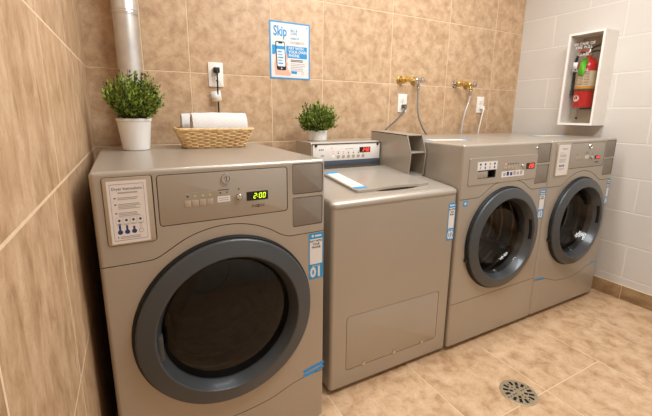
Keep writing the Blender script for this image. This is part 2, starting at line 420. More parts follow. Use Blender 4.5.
def front_loader(kind, label, cat, loc, rz, W, D, H, num, stk, group=None):
    """kind: 'dryer' or 'washer'; local x across the front, y into the machine, z up"""
    T = thing('tumble_dryer' if kind != 'washer' else 'front_load_washer', label, cat, loc, rz, group)
    DX, DZ, RD, GB = (W/2-.002, H-.504, .277, .007) if kind == 'dryer' else (W/2, H-.494, .267, 0)
    body = MB(); body.box((0, 0, .022), (W, D, H), 'machine_paint', .012, 4)
    bo = body.build('body', T)
    cut = MB()
    # the door opening
    cut.lathe([(0, -.44), (.235, -.44), (.235, .05), (0, .05)], 'hole_black', (DX, 0, DZ), 'y', 64)
    # upper seam arching over the door
    ra = .292; DZ = H-.476; s0 = []; hz = H-.258
    for k in range(0, 33):
        a = R(147-114*k/32); s0.append((DX+ra*math.cos(a), DZ+ra*math.sin(a)))
    s0 = [q for q in s0 if q[1] > hz+.012]
    lft = [(-.01, hz), (s0[0][0]-.06, hz), (s0[0][0]-.03, hz+.004)]; rgt = [(s0[-1][0]+.03, hz+.006), (s0[-1][0]+.06, hz+.004), (W+.01, hz+.004)]
    cut.prism(ribbon([tuple(p) for p in smooth(lft+s0[::3]+[s0[-1]]+rgt, 4)], 0.0026), -.01, .004, 'groove_dark')
    DZ = H-.504 if kind == 'dryer' else H-.494
    # lower seam
    if kind == 'washer': cut.prism(ribbon([(-.01, .262), (W+.01, .268)], .0024), -.01, .004, 'groove_dark')
    else:
        lz = H-.815; b0 = []
        for k in range(0, 17):
            a = R(240+60*k/16); b0.append((DX+.372*math.cos(a), DZ+.372*math.sin(a)))
        lo = [(-.01, lz), (.05, lz-.002), (.10, lz-.012)] + b0 + [(W-.10, lz-.012), (W-.05, lz-.002), (W+.01, lz)]
        lo = [(-.01, lz), (.06, lz-.001), (.13, lz-.012), (.20, lz-.036), (.27, lz-.048), (DX, lz-.052), (W-.27, lz-.048), (W-.20, lz-.036), (W-.13, lz-.012), (W-.06, lz-.001), (W+.01, lz)]
        cut.prism(ribbon([tuple(p) for p in smooth(lo, 4)], .0024), -.01, .004, 'groove_dark')
    # pockets for the control panel, the two grilles and the sheet frame
    px0, px1 = (.156, .540) if kind != 'washer' else (.042, .552)
    if kind == 'dryer4': px0, px1 = .182, .543
    pz0, pz1 = H-.163, H-.020
    if kind == 'washer': pz0, pz1 = H-.194, H-.064
    if kind != 'washer': cut.prism(rrect(px0-.002, pz0-.002, px1+.002, pz1+.002, .010), -.01, .006, 'groove_dark')
    vx0, vx1 = W-.122, W-.012
    for z0, z1 in ((H-.112, H-.013), (H-.224, H-.126)): cut.prism(rrect(vx0-.0015, z0-.0015, vx1+.0015, z1+.0015, .007), -.01, .006, 'groove_dark')
    if kind == 'dryer': cut.prism(rrect(.0255, H-.2022, .1455, H-.0155, .008), -.01, .003, 'groove_dark')
    if kind == 'washer': cut.prism(rrect(.1005, H-.1645, .2275, H-.1265, .004), -.012, .030, 'hole_black')
    co = cut.build('cutter'); boolean(bo, co)
    # feet
    for fx, fy in ((.06, .07), (W-.06, .07), (.06, D-.07), (W-.06, D-.07)):
        mb = MB(); mb.lathe([(0, 0), (.022, 0), (.024, .006), (.012, .010), (.012, .024), (0, .024)], 'black_rubber', (fx, fy, 0), 'z', 20); mb.build('foot', T)
    # grilles
    for z0, z1 in ((H-.112, H-.013), (H-.224, H-.126)):
        mb = MB(); mb.prism(rrect(vx0, z0, vx1, z1, .006), .0012, .005, 'vent_grey', bev=.001); mb.build('grille_panel', T)
    # control panel
    mb = MB()
    if kind != 'washer':
        mb.prism(rrect(px0, pz0, px1, pz1, .008), .0002, .005, 'panel_satin', bev=.0012); cp = mb.build('control_panel', T)
        ox = .2445 if kind == 'dryer' else .262; bz = H-.104; dd = .021; lx = px0+.188
        if kind == 'dryer4': lx = .377
        mb = MB(); mb.lathe([(0, .004), (.0055, .004), (.0065, .002), (.009, .002), (.0105, .006), (.014, .006), (.0155, 0), (0, 0)], 'chrome', (lx, .001, H-.042), 'y', 24)
        mb.box((lx-.001, -.0035, H-.048), (lx+.001, -.001, H-.036), 'hole_black'); mb.build('lock', cp)
        for k in range(4):
            mb = MB(); mb.box((ox-.0225+dd*k, -.0012, bz-.013), (ox-.0035+dd*k, .001, bz+.007), 'button_metal', .0012, 2); mb.build('button', cp)
        kx, kz = (.381, H-.101) if kind == 'dryer' else (.406, H-.108)
        mb = MB(); mb.lathe([(0, .011), (.007, .0105), (.0095, .008), (.0105, 0), (0, 0)], 'chrome', (kx, .001, kz), 'y', 24); mb.build('knob', cp)
        t = MB()
        for k in range(4):
            t.box((ox-.018+dd*k, -.0002, bz+.026), (ox-.006+dd*k, .0003, bz+.0285), 'ink_grey')
            t.box((ox-.015+dd*k, -.0002, bz+.016), (ox-.009+dd*k, .0003, bz+.020), 'led_amber' if k else 'ink_black')
        wx = ox+.0905
        t.box((wx-.019, -.0003, bz-.008), (wx+.019, .0003, bz+.010), 'sticker_white'); lines(t, 2, wx-.014, wx+.014, -.0004, bz+.005, .006, .002, 'ink_grey', False)
        for a in (-.012, .008): t.box((wx+a, -.0002, bz+.019), (wx+a+.004, .0003, bz+.0225), 'ink_black')
        lines(t, 1, wx-.016, wx+.016, 0, bz+.030, .01, .0022, 'ink_dark', False); lines(t, 1, wx-.02, wx+.02, 0, bz-.012, .01, .002, 'ink_grey', False)
        t.box((kx-.002, -.0002, kz+.021), (kx+.002, .0003, kz+.026), 'ink_dark')
        dx0, dx1, dz0, dz1 = (.405, .474, H-.117, H-.089) if kind == 'dryer' else (.440, .496, H-.120, H-.099)
        lines(t, 1, dx0+.008, dx1-.01, 0, dz1+.012, .01, .0025, 'ink_grey', False)
        t.text('EN', .011, ((dx0+dx1)/2-.013, 0, dz0-.019), 'ink_dark'); t.text('RE', .011, ((dx0+dx1)/2+.017, 0, dz0-.019), 'ink_dark')
        for a in (0.001, .0065): t.lathe([(.0028, 0), (.0045, 0), (.0045, .0004), (.0028, .0004)], 'ink_black', ((dx0+dx1)/2-.002+a, 0, dz0-.019), 'y', 14)
        t.build('lettering', cp)
        lit = 'led_green' if kind == 'dryer' else 'led_red'
        mb = MB(); mb.prism(rrect(dx0, dz0, dx1, dz1, .0015), -.0012, .002, 'led_window'); dp = mb.build('display', T)
        mb = MB(); hh = (dz1-dz0)*.62; seg7(mb, '2:00', dx0+(dx1-dx0)*.30, -.0013, dz0+(dz1-dz0-hh)/2, hh, lit); mb.build('digits', dp, label='lit digits reading 2:00')
    else:
        mb.prism(rrect(px0, pz0, px1, pz1, .008), -.004, .004, 'machine_paint', bev=.003); cpo = mb.build('control_panel', T, wn=True)
        cut = MB(); cut.prism(rrect(.100, H-.165, .228, H-.126, .004), -.012, .030, 'groove_dark')
        boolean(cpo, cut.build('cutter'))
        mb = MB(); mb.box((.101, -.0015, H-.164), (.175, .0035, H-.130), 'panel_satin', .002, 2)
        mb.build('dispenser_handle', cpo)
        mb = MB(); mb.box((.095, -.0047, H-.124), (.234, -.0035, H-.084), 'sticker_white'); st = mb.build('icon_sticker', cpo)
        t = MB()
        for k in range(4):
            cx = .115+.033*k
            t.lathe([(0, 0), (.006, 0), (.006, .0003), (0, .0003)], 'ink_blue' if k != 2 else 'ink_grey', (cx, -.0047, H-.096), 'y', 10)
            t.box((cx-.004, -.005, H-.119), (cx+.004, -.0046, H-.107), 'ink_blue' if k % 2 else 'ink_grey')
        t.box((.262, -.0045, H-.112), (.263, -.0038, H-.142), 'ink_grey')
        t.box((.272, -.0047, H-.170), (.448, -.0038, H-.140), 'sticker_white')
        for k in range(6): t.box((.285+.026*k, -.0049, H-.163), (.303+.026*k, -.0045, H-.147+.004*(k % 2)), 'ink_blue' if k in (1, 2) else 'ink_grey')
        for k in range(6):
            t.box((.293+.019*k, -.0045, H-.107), (.303+.019*k, -.0038, H-.103), 'led_red' if k == 0 else 'ink_dark')
            t.box((.293+.019*k, -.0045, H-.098), (.305+.019*k, -.0038, H-.095), 'ink_grey')
        lines(t, 1, .47, .51, -.004, H-.15, .01, .005, 'ink_grey', False)
        t.build('lettering', cpo)
        for k in range(4):
            mb = MB(); mb.box((.286+.026*k, -.0055, H-.134), (.308+.026*k, -.003, H-.117), 'button_metal', .001, 2); mb.build('button', cpo)
        mb = MB(); mb.lathe([(0, .011), (.007, .0105), (.0095, .008), (.0105, 0), (0, 0)], 'chrome', (.435, -.003, H-.121), 'y', 24); mb.build('knob', cpo)
        mb = MB(); mb.prism(rrect(.462, H-.139, .530, H-.108, .0015), -.0055, .002, 'led_window'); dp = mb.build('display', T)
        mb = MB(); seg7(mb, '250', .483, -.0056, H-.133, .019, 'led_red'); mb.build('digits', dp)
        mb = MB(); mb.lathe([(0, .004), (.006, .004), (.009, .002), (.010, 0), (0, 0)], 'chrome', (.545, .001, H-.036), 'y', 20)
        mb.lathe([(0, .0046), (.004, .0046), (.004, 0), (0, 0)], 'hole_black', (.545, .001, H-.036), 'y', 12); mb.build('lock', T)
        mb = MB(); mb.prism(rrect(.026, H-.292, .054, H-.266, .001), -.0006, .0002, 'sticker_blue'); mb.box((.034, -.0008, H-.285), (.046, -.0004, H-.273), 'sticker_white'); mb.build('sticker', T)
    # sheet
    if kind == 'dryer': instruction_sheet(T, .036, H-.196, .129, H-.026, .0005, False, .0135)
    if kind == 'dryer4': instruction_sheet(T, .052, H-.194, .162, H-.024, -.001, True)
    number_sticker(T, *stk, -.0001, num)
    # door
    mb = MB(); c = (DX, 0, DZ)
    mb.lathe([(.238, .002), (.250, .012), (RD+.004, .012), (RD+.008, .004), (RD+.008, -.002), (.238, -.002)], 'black_rubber', c, 'y', 96); mb.build('gasket', T)
    mb = MB(); g = 'door_grey'
    mb.lathe([(.240, .006), (RD-.003, .007), (RD, .011), (RD, .020), (RD-.002, .0235), (RD-.006, .0255), (.222+GB, .0345), (.2185+GB, .0345), (.2155+GB, .0325), (.205+GB, .006), (.196+GB, -.016), (.190+GB, -.034), (.212, -.036), (.236, 0), (.240, .006)], g, c, 'y', 96)
    door = mb.build('door', T, 40, True)
    mb = MB()
    if kind == 'dryer': mb.lathe([(.1985+GB, -.006), (.194, .000), (.15, .006), (.08, .010), (0, .011)], 'smoked_glass', c, 'y', 64)
    else: mb.lathe([(.1985, -.006), (.193, -.018), (.186, -.045), (.168, -.075), (.13, -.095), (.07, -.105), (0, -.108)], 'door_glass', c, 'y', 64)
    mb.build('door_glass', door)
    mb = MB(); sgn = -1 if kind == 'dryer' else 1
    if sgn > 0:
        pa = []
        for k in range(9):
            an = R(-9+31*k/8); pa.append([(DX+q*math.cos(an), y_, DZ+q*math.sin(an)) for q, y_ in ((.2118, -.027), (.2062, -.013))])
        for A_, B_ in zip(pa, pa[1:]): mb.poly([A_[0], A_[1], B_[1], B_[0]], 'hole_black')  # black patch on the cone, painting the dark of a handle recess
        bmesh.ops.remove_doubles(mb.bm, verts=mb.bm.verts, dist=1e-5)
    else:
        mb.box((DX-.219, -.026, DZ-.06), (DX-.204, -.006, DZ+.02), 'door_grey', .003, 2)
    hd = mb.build('door_handle', door)
    if sgn > 0: q_ = hd.modifiers.new('s', 'SOLIDIFY'); q_.thickness = .0012; q_.offset = 0
    if kind != 'dryer':
        for zz in (-.075, .03):
            mb = MB(); mb.box((DX-RD-.006, -.014, DZ+zz-.010), (DX-.250, .002, DZ+zz+.010), 'black_plastic', .003, 2); mb.build('hinge', door)
    # drum
    mb = MB(); dm = 'drum_steel' if kind != 'dryer' else 'dark_drum'
    prof = [(.200, -.035), (.226, -.040), (.229, -.06)]
    for k in range(1, 9): prof += [(.229 if k % 2 else .224, -.06-.035*k), (.224 if k % 2 else .229, -.065-.035*k)]
    prof += [(.229, -.40), (.21, -.415), (.15, -.418), (.148, -.405), (.10, -.405), (.098, -.415), (0, -.415)]
    mb.lathe(prof, dm, c, 'y', 72); dr = mb.build('drum', T)
    for k in range(3):
        a = R(205+120*k); mb = MB()
        n = Vector((math.cos(a), 0, math.sin(a))); t_ = Vector((-math.sin(a), 0, math.cos(a))); o = Vector((DX, 0, DZ))
        pr = [o+n*.224+t_*.032, o+n*.18+t_*.010, o+n*.18-t_*.010, o+n*.224-t_*.032]
        A = [p+Vector((0, .075, 0)) for p in pr]; B = [p+Vector((0, .39, 0)) for p in pr]
        for q in (A, B): mb.poly(q, dm)
        for i in range(3): mb.poly([A[i], A[i+1], B[i+1], B[i]], dm)
        mb.build('drum_paddle', dr)
    return T

M1 = front_loader('dryer', 'large champagne tumble dryer numbered 01 in the left corner, plant and basket on top', 'dryer',
                  (.0443, -.8992, 0), R(1.18), .683, .752, 1.0433, '01', (.6195, .6135, .6765, .785), 'tumble dryers in the machine row')
M3 = front_load = front_loader('washer', 'front-loading champagne washer numbered 03, between the top-loading washer and the far dryer', 'washing machine',
                  (1.483, -.8056, 0), 0, .674, .70, 1.059, '03', (.618, .628, .669, .795))
M4 = front_loader('dryer4', 'champagne tumble dryer at the far right, beside the white block wall, red display', 'dryer',
                  (2.160, -.8056, 0), 0, .674, .70, 1.059, '04', (.636, .634, .669, .800), 'tumble dryers in the machine row')
def tape(parent, pts, y, wd, nm='tape_strip'):
    mb = MB(); mb.prism(ribbon(pts, wd), y-.0006, y+.0002, 'tape_blue'); return mb.build(nm, parent)
tape(M1, [(.598, .247), (.640, .256), (.6832, .2625)], -.0002, .012); tape(M1, [(.598, .230), (.640, .234), (.6832, .2445)], -.0002, .012)
tape(M4, [(.004, .256), (.045, .251), (.090, .247)], -.0002, .009); tape(M4, [(.600, .247), (.635, .245), (.668, .244)], -.0002, .007)
def top_sticker(parent, a, b, wd, z):
    """instruction label lying on a machine top: white strip with blue ends"""
    A, B = Vector(a), Vector(b); d = (B-A); L = d.length; t = d.normalized(); n = Vector((-t.y, t.x))*wd/2
    def quad(mb, u0, u1, m, dz):
        p, q = A+t*L*u0, A+t*L*u1
        mb.prism([tuple(p+n), tuple(q+n), tuple(q-n), tuple(p-n)], z, z+dz, m, 'z')
    mb = MB(); quad(mb, 0, 1, 'sticker_white', .0005); quad(mb, 0, .13, 'sticker_blue', .0008); quad(mb, .87, 1, 'sticker_blue', .0008)
    s = mb.build('top_sticker', parent); t_ = MB()
    for k in range(9):
        p = A+t*L*(.2+.07*k); w_ = wd*(.30 if k % 3 else .2)
        t_.prism([tuple(p+n.normalized()*w_), tuple(p+t*.005+n.normalized()*w_), tuple(p+t*.005-n.normalized()*w_), tuple(p-n.normalized()*w_)], z+.0005, z+.0007, 'ink_grey' if k % 4 else 'tag_yellow', 'z')
    t_.build('lettering', s)
top_sticker(M3, (.03, .30), (.30, .24), .075, 1.0591)
top_sticker(M4, (.33, .33), (.60, .29), .075, 1.0591)

# top-loading washer: local origin at its front left bottom corner
TW = thing('top_load_washer', 'top-loading champagne washer numbered 02, between dryer 01 and the front-loading washer', 'washing machine', (.806, -.795, 0))
WT = .672
mb = MB(); mb.prism(rrect(0, 0, WT, .675, .016, 6), .024, .852, 'machine_paint', 'z', .006); bo = mb.build('body', TW)
cut = MB(); cut.prism(rrect(.078, .100, .602, .356, .014), -.02, .005, 'groove_dark')
boolean(bo, cut.build('cutter'))
mb = MB(); mb.prism(rrect(.0800, .1018, .6000, .3542, .0125), -.0004, .006, 'machine_paint', bev=.0012); ap = mb.build('access_panel', TW)
for sx in (.172, .342, .512):
    mb = MB(); mb.lathe([(0, .006), (.006, .0055), (.0095, .003), (.010, 0), (0, 0)], 'chrome', (sx, 0, .107), 'y', 20); mb.build('screw', ap)
for fx, fy in ((.06, .06), (WT-.06, .06), (.06, .61), (WT-.06, .61)):
    mb = MB(); mb.lathe([(0, 0), (.022, 0), (.024, .008), (.012, .012), (.012, .026), (0, .026)], 'black_rubber', (fx, fy, 0), 'z', 20); mb.build('foot', TW)
# deck: a sloping top with a rolled front edge
sl = .045/.44
def zdeck(y): return .8665+(y-.055)*sl
mb = MB(); bm = bmesh.new(); prof = [(-.004, .834), (-.004, .846), (-.001, .853), (.006, .859), (.018, .863), (.034, .8645)] + [(y, zdeck(y)) for y in (.055, .2, .35, .50, .675)] + [(.675, .834)]
pl = rrect(-.002, -.004, WT+.002, .675, .034, 8)
# built as horizontal rings: rim, roll and top
rings = []
for ins, zf in ((0, lambda y: .8535-.018), (0, lambda y: .843+max(0, y)*sl*.6), (.002, lambda y: .850+max(0, y)*sl*.8), (.008, lambda y: zdeck(y)-.006), (.018, lambda y: zdeck(y)-.0015), (.030, zdeck)):
    q = rrect(-.002+ins, -.004+ins, WT+.002-ins, .675-ins, max(.024-ins*.5, .008), 8)
    rings.append([bm.verts.new((x, y, zf(y))) for x, y in q])
for a, b in zip(rings, rings[1:]):
    for k in range(len(a)): bm.faces.new((a[k], a[(k+1) % len(a)], b[(k+1) % len(a)], b[k]))
bm.faces.new(rings[-1]); bm.faces.new(rings[0][::-1])
bmesh.ops.recalc_face_normals(bm, faces=bm.faces); mb.merge(bm, 'machine_paint'); deck = mb.build('top_deck', TW, 30)
cut = MB(); bm = bmesh.new(); bmesh.ops.create_uvsphere(bm, u_segments=40, v_segments=20, radius=1)
cut.merge(bm, 'machine_paint', Matrix.Translation((.370, .082, zdeck(.08)+.012)) @ Matrix.Diagonal((.155, .034, .024, 1)))
boolean(deck, cut.build('cutter'), 40)
# lid
bm = bmesh.new(); y0, y1 = .070, .435
fr = []
for k in range(0, 13):
    u = k/12; x = .255+u*(.500-.255); fr.append((x, y0+.014*math.sin(math.pi*u)**.8))
out = [(.156, y0+.012), (.162, y0+.003), (.174, y0)] + fr + [(.553, y0+.006), (.566, y0+.012), (.572, y0+.026), (.566, y1), (.150, y1)]
mb = MB()
lo = [bm.verts.new((x, y, zdeck(y)+.001)) for x, y in out]; hi = [bm.verts.new((x, y, zdeck(y)+.011)) for x, y in out]
bm.faces.new(hi); bm.faces.new(lo[::-1])
for k in range(len(out)): bm.faces.new((lo[k], lo[(k+1) % len(out)], hi[(k+1) % len(out)], hi[k]))
bmesh.ops.recalc_face_normals(bm, faces=bm.faces)
top_f = max(bm.faces, key=lambda f: f.calc_center_median().z)
bmesh.ops.bevel(bm, geom=top_f.edges[:], offset=.004, segments=3, profile=.5, affect='EDGES')
mb.merge(bm, 'machine_paint'); lid = mb.build('lid', TW, 40, True)
mb = MB()
def lidz(y): return zdeck(y)+.0112
def lq(mb, x0, yA, x1, yB, m, dz, sk=0):
    mb.poly([(x0, yA, lidz(yA)+dz), (x1, yA, lidz(yA)+dz), (x1+sk, yB, lidz(yB)+dz), (x0+sk, yB, lidz(yB)+dz)], m)
mb2 = MB()
def lbox(mb, x0, ya, x1, yb, m, h0, h1):
    v = [(x, y, lidz(y)+h) for h in (h0, h1) for x, y in ((x0, ya), (x1, ya), (x1, yb), (x0, yb))]
    for f in ((0, 3, 2, 1), (4, 5, 6, 7), (0, 1, 5, 4), (1, 2, 6, 5), (2, 3, 7, 6), (3, 0, 4, 7)): mb.poly([v[i] for i in f], m)
lbox(mb, .164, .092, .226, .372, 'sticker_white', -.0003, .0004)
lbox(mb, .164, .092, .226, .118, 'sticker_blue', 0, .0007); lbox(mb, .164, .344, .226, .372, 'sticker_blue', 0, .0007)
ls = mb.build('lid_sticker', lid, label='white instruction sticker with blue ends')
t = MB()
for k in range(11): lbox(t, .174, .130+.019*k, .174+(.042 if k % 3 else .026), .135+.019*k, 'ink_grey' if k % 4 != 1 else 'tag_yellow', .0003, .0006)
o = t.build('sticker_print', lid)
# console
mb = MB(); cx0, cx1 = .138, .563
mb.prism([(.468, .897), (.470, 1.040), (.480, 1.049), (.665, 1.049), (.665, .895)], cx0, cx1, 'machine_paint', 'x', .004); con = mb.build('console', TW, wn=True)
def cy(z): return .468+(z-.897)*.014
mb = MB(); mb.box((cx0+.008, .4635, .953), (cx1-.006, .4705, 1.037), 'console_white', .001, 2); cpn = mb.build('control_panel', con)
mb = MB(); mb.box((cx0+.008, .4625, .928), (cx1-.006, .4705, .951), 'console_navy', .001, 2); mb.build('navy_strip', con)
mb = MB(); mb.box((cx0+.004, .4645, .908), (cx1-.003, .4705, .925), 'groove_dark'); mb.build('lower_gap_shade', con)  # solid dark strip painted as the shaded gap below the navy strip
mb = MB(); mb.box((cx0+.006, .462, 1.0375), (cx1-.005, .4705, 1.0425), 'groove_dark'); mb.build('top_channel', con)
for sx in (cx0+.024, cx1-.022):
    mb = MB(); mb.lathe([(0, .006), (.005, .0055), (.0075, .002), (.0075, 0), (0, 0)], 'black_plastic', (sx, .4635, 1.033), 'y', 16); mb.build('screw', con)
mb = MB(); mb.box((.424, .462, .990), (.494, .466, 1.018), 'led_window', .001, 2); dp = mb.build('display', con)
mb = MB(); seg7(mb, '2:50', .444, .4619, .995, .018, 'led_red'); mb.build('digits', con)
t = MB()
for k in range(7):
    bx = .262+.031*k
    t.box((bx-.003, .4632, .987), (bx+.003, .4636, .993), 'led_red' if k in (0, 2) else 'ink_dark')
    t.box((bx-.006, .4632, .998), (bx+.006, .4636, 1.0), 'ink_grey')
for a in (.180, .190, .20): t.box((a, .4632, 1.008), (a+.006, .4636, 1.014), 'ink_dark')
t.box((.25, .4632, 1.016), (.256, .4636, 1.021), 'ink_grey'); t.box((.335, .4632, 1.010), (.385, .4636, 1.013), 'ink_grey'); t.box((.19, .4632, .975), (.21, .4636, .985), 'ink_grey')
t.build('lettering', con)
for k in range(7):
    bx = .262+.031*k
    mb = MB(); mb.lathe([(.0085, 0), (.0095, .0005), (.0085, .001), (.007, .0012), (0, .0014)], 'button_metal' if k else 'sticker_white', (bx, .4636, .972), 'y', 20, (1, 1)); mb.build('button', con)
# coin box standing between the console and the next machine
bx0, bx1, yb = .566, .668, .56
side = [(.252, 1.090), (.218, 1.004), (.229, .884), (yb, .910), (yb, 1.099)]
mb = MB()
mb.prism(side, bx0, bx0+.005, 'machine_paint', 'x'); mb.prism(side, bx1-.005, bx1, 'machine_paint', 'x')
mb.prism([(.252, 1.086), (.252, 1.0905), (yb, 1.0995), (yb, 1.095)], bx0, bx1, 'machine_paint', 'x')
mb.box((bx0+.004, .345, .90), (bx1-.004, .350, 1.088), 'machine_paint')
mb.prism([(.229, .884), (.229, .889), (yb, .914), (yb, .909)], bx0+.004, bx1-.004, 'machine_paint', 'x')
mb.box((bx0+.003, yb-.005, .91), (bx1-.003, yb, 1.095), 'machine_paint')
box = mb.build('coin_box', TW)
mb = MB(); mb.box((bx0+.005, .221, 1.000), (bx1-.005, .345, 1.006), 'machine_paint', .0015, 2); mb.build('shelf', box)
number_sticker(TW, .622, .607, .666, .790, -.0001, '02')

# ---------------------------------------------------------------- things on the machines
def plant(name, label, loc, pr0, pr1, ph, fr, fz, fh, nsp, seed, leaf, group):
    T = thing(name, label, 'potted plant', loc, 0, group)
    mb = MB(); mb.lathe([(0, 0), (pr0*.94, 0), (pr0, .003), (pr1*.97, ph-.012), (pr1, ph-.010), (pr1*1.01, ph-.002), (pr1*.995, ph), (pr1*.94, ph), (pr1*.92, ph-.012), (pr1*.9, ph-.03), (0, ph-.03)], 'pot_white', seg=56); mb.build('pot', T)
    mb = MB(); mb.lathe([(pr1*.91, ph-.014), (pr1*.6, ph-.006), (0, ph-.004)], 'soil', seg=32); mb.build('soil', T)
    rnd = random.Random(seed); st = MB(); lf = MB(); bm = bmesh.new()
    C = Vector((.010 if seed == 3 else 0, 0, fz))
    for i in range(nsp):
        u = 1-2*(i+.5)/nsp; th = i*2.39996+rnd.uniform(-.3, .3)
        d = Vector((math.sqrt(1-u*u)*math.cos(th), math.sqrt(1-u*u)*math.sin(th), u))
        k = rnd.uniform(.74, 1.18); tip = C+Vector((d.x*fr, d.y*fr, d.z*fh))*k
        base = Vector((d.x*pr1*.5, d.y*pr1*.5, ph-.008))
        mid = (base+tip)/2 + Vector((d.x, d.y, 0))*fr*.12 + Vector((0, 0, fh*.12))
        if tip.z < ph+.004 and Vector((tip.x, tip.y)).length < pr1+.01: tip.z = ph+.008
        path = smooth([base, mid, tip], 5)
        if i % 2 == 0: st.tube(path, [.0014]*len(path), 'stem_brown', 4)
        n = 8
        for j in range(n):
            f = .42+.58*j/(n-1); x = f*(len(path)-1); a = int(min(x, len(path)-2)); p = path[a].lerp(path[a+1], x-a); t = (path[a+1]-path[a]).normalized()
            for sgn in ((-1, 1) if j < n-1 else (0,)):
                ax = Vector((rnd.uniform(-1, 1), rnd.uniform(-1, 1), rnd.uniform(-1, 1))).normalized(); sd = t.cross(ax)
                if sd.length < .1: continue
                sd.normalize(); dr = (t*.75+sd*sgn*rnd.uniform(.6, 1.1)+Vector((0, 0, .25))).normalized()
                wv = dr.cross(ax).normalized(); nn = dr.cross(wv)
                L = leaf*rnd.uniform(.75, 1.25); wd = L*.21
                q = [p, p+dr*L*.4+wv*wd+nn*wd*.4, p+dr*L*.75+wv*wd*.7+nn*wd*.3, p+dr*L, p+dr*L*.75-wv*wd*.7+nn*wd*.3, p+dr*L*.4-wv*wd+nn*wd*.4]
                V = [bm.verts.new(v) for v in q]
                bm.faces.new((V[0], V[1], V[2], V[3])); bm.faces.new((V[0], V[3], V[4], V[5]))
    lf.merge(bm, 'leaf_green'); lf.build('foliage', T, 80); st.build('stems', T)
    return T
plant('potted_plant', 'larger bushy green plant in tall white pot on dryer 01, before the metal pipe', (.166, -.318, 1.0436), .049, .0635, .124, .095, .205, .088, 190, 3, .0165, 'potted green plants on the machines')
plant('potted_plant', 'smaller bushy green plant in squat white pot on the top-loading washer console', (.806+.238, -.795+.600, 1.0492), .052, .056, .055, .094, .118, .080, 160, 11, .0165, 'potted green plants on the machines')

# basket
BT = thing('wicker_basket', 'shallow woven wicker basket holding white rolled towels on dryer 01', 'basket', (.478, -.276, 1.0437), R(-3))
b0x, b0y, b1x, b1y, bh = .127, .092, .157, .114, .076
def brect(f, off=0, n=72):
    """points round a rounded rectangle at height fraction f"""
    hx, hy = b0x+(b1x-b0x)*f+off, b0y+(b1y-b0y)*f+off; r = .03
    P = rrect(-hx, -hy, hx, hy, r, 6); P = [Vector((p[0], p[1])) for p in P]
    seg = [(P[(i+1) % len(P)]-P[i]).length for i in range(len(P))]; tot = sum(seg); out = []
    for k in range(n):
        d = tot*k/n; i = 0
        while d > seg[i]: d -= seg[i]; i += 1
        out.append(P[i].lerp(P[(i+1) % len(P)], d/seg[i]))
    return out
NS = 36
mb = MB(); mb.prism(rrect(-b0x, -b0y, b0x, b0y, .03, 6), 0, .006, 'wicker', 'z', .002); mb.build('base', BT)
mb = MB()
for row in range(9):
    f = (row+.6)/9.6; P = brect(f, 0, NS*4); c = Vector((0, 0)); pts = []
    for k, p in enumerate(P):
        nrm = p.normalized(); o = math.sin(math.pi*(k/4+row))*.0036
        q = P[(k+1) % len(P)]-P[k-1]; nv = Vector((q.y, -q.x)).normalized()
        pts.append((p.x+nv.x*o, p.y+nv.y*o, .004+f*bh*.94))
    mb.tube(pts, .0034, 'wicker', 6, True)
mb.build('weave', BT, 60)
mb = MB(); A, B = brect(0, 0, NS), brect(1, 0, NS)
for k in range(NS): mb.tube([(A[k].x, A[k].y, .003), (B[k].x, B[k].y, bh)], .0028, 'wicker', 6)
mb.build('stakes', BT)
mb = MB(); P = brect(1, .001, 144)
for ph_ in range(3):
    mb.tube([(p.x*(1+.018*math.cos(k*.9+ph_*2.094)), p.y*(1+.026*math.cos(k*.9+ph_*2.094)), bh+.003+.0035*math.sin(k*.9+ph_*2.094)) for k, p in enumerate(P)], .0040, 'wicker', 6, True)
mb.build('rim', BT, 60)
def towel(label, loc, L, r, rz, seed, sq):
    T = thing('rolled_towel', label, 'towel', loc, rz, 'rolled white towels in the basket')
    rnd = random.Random(seed); mb = MB(); bm = bmesh.new(); turns = 3.2; n = 90; t = .0105; nx = 14
    ph = [rnd.uniform(0, 6.28) for _ in range(4)]
    def prof(off):
        o = []
        for k in range(n+1):
            a = k/n*turns*2*math.pi; rr = .012+(r-.012)*(k/n)+off
            o.append((rr, a))
        return o
    grid = []
    cs = [(-L/2)+L*i/nx for i in range(nx+1)]
    outer = prof(0); inner = prof(-t)
    prof_pts = outer+inner[::-1]
    for i, x in enumerate(cs):
        ring = []
        for rr, a in prof_pts:
            k = 1+.012*math.sin(x*40+ph[0]+a)+.01*math.sin(x*90+ph[1]); e = 1-.035*(abs(2*i/nx-1)**8)
            a0 = a-turns*2*math.pi+R(-70)
            xx = x*(1+.02*math.sin(rr*160+ph[2])) if i in (0, nx) else x
            ring.append(bm.verts.new((xx, sq*rr*k*e*math.cos(a0), r+rr*k*e*math.sin(a0))))
        grid.append(ring)
    m = len(prof_pts)
    for i in range(nx):
        for k in range(m): bm.faces.new((grid[i][k], grid[i][(k+1) % m], grid[i+1][(k+1) % m], grid[i+1][k]))
    for i in (0, nx):
        for k in range(n): bm.faces.new((grid[i][k], grid[i][k+1], grid[i][m-2-k], grid[i][m-1-k]))
    bmesh.ops.recalc_face_normals(bm, faces=bm.faces); mb.merge(bm, 'towel_white'); mb.build('towel_roll', T, 50)
    return T
towel('front white rolled towel in the wicker basket, the nearer and fully visible one', (.497, -.318, 1.0525), .228, .0755, R(-2), 5, .83)
towel('rear white rolled towel in the wicker basket, behind the front roll, sticking out left', (.474, -.208, 1.0525), .240, .0735, R(-3), 9, .71)

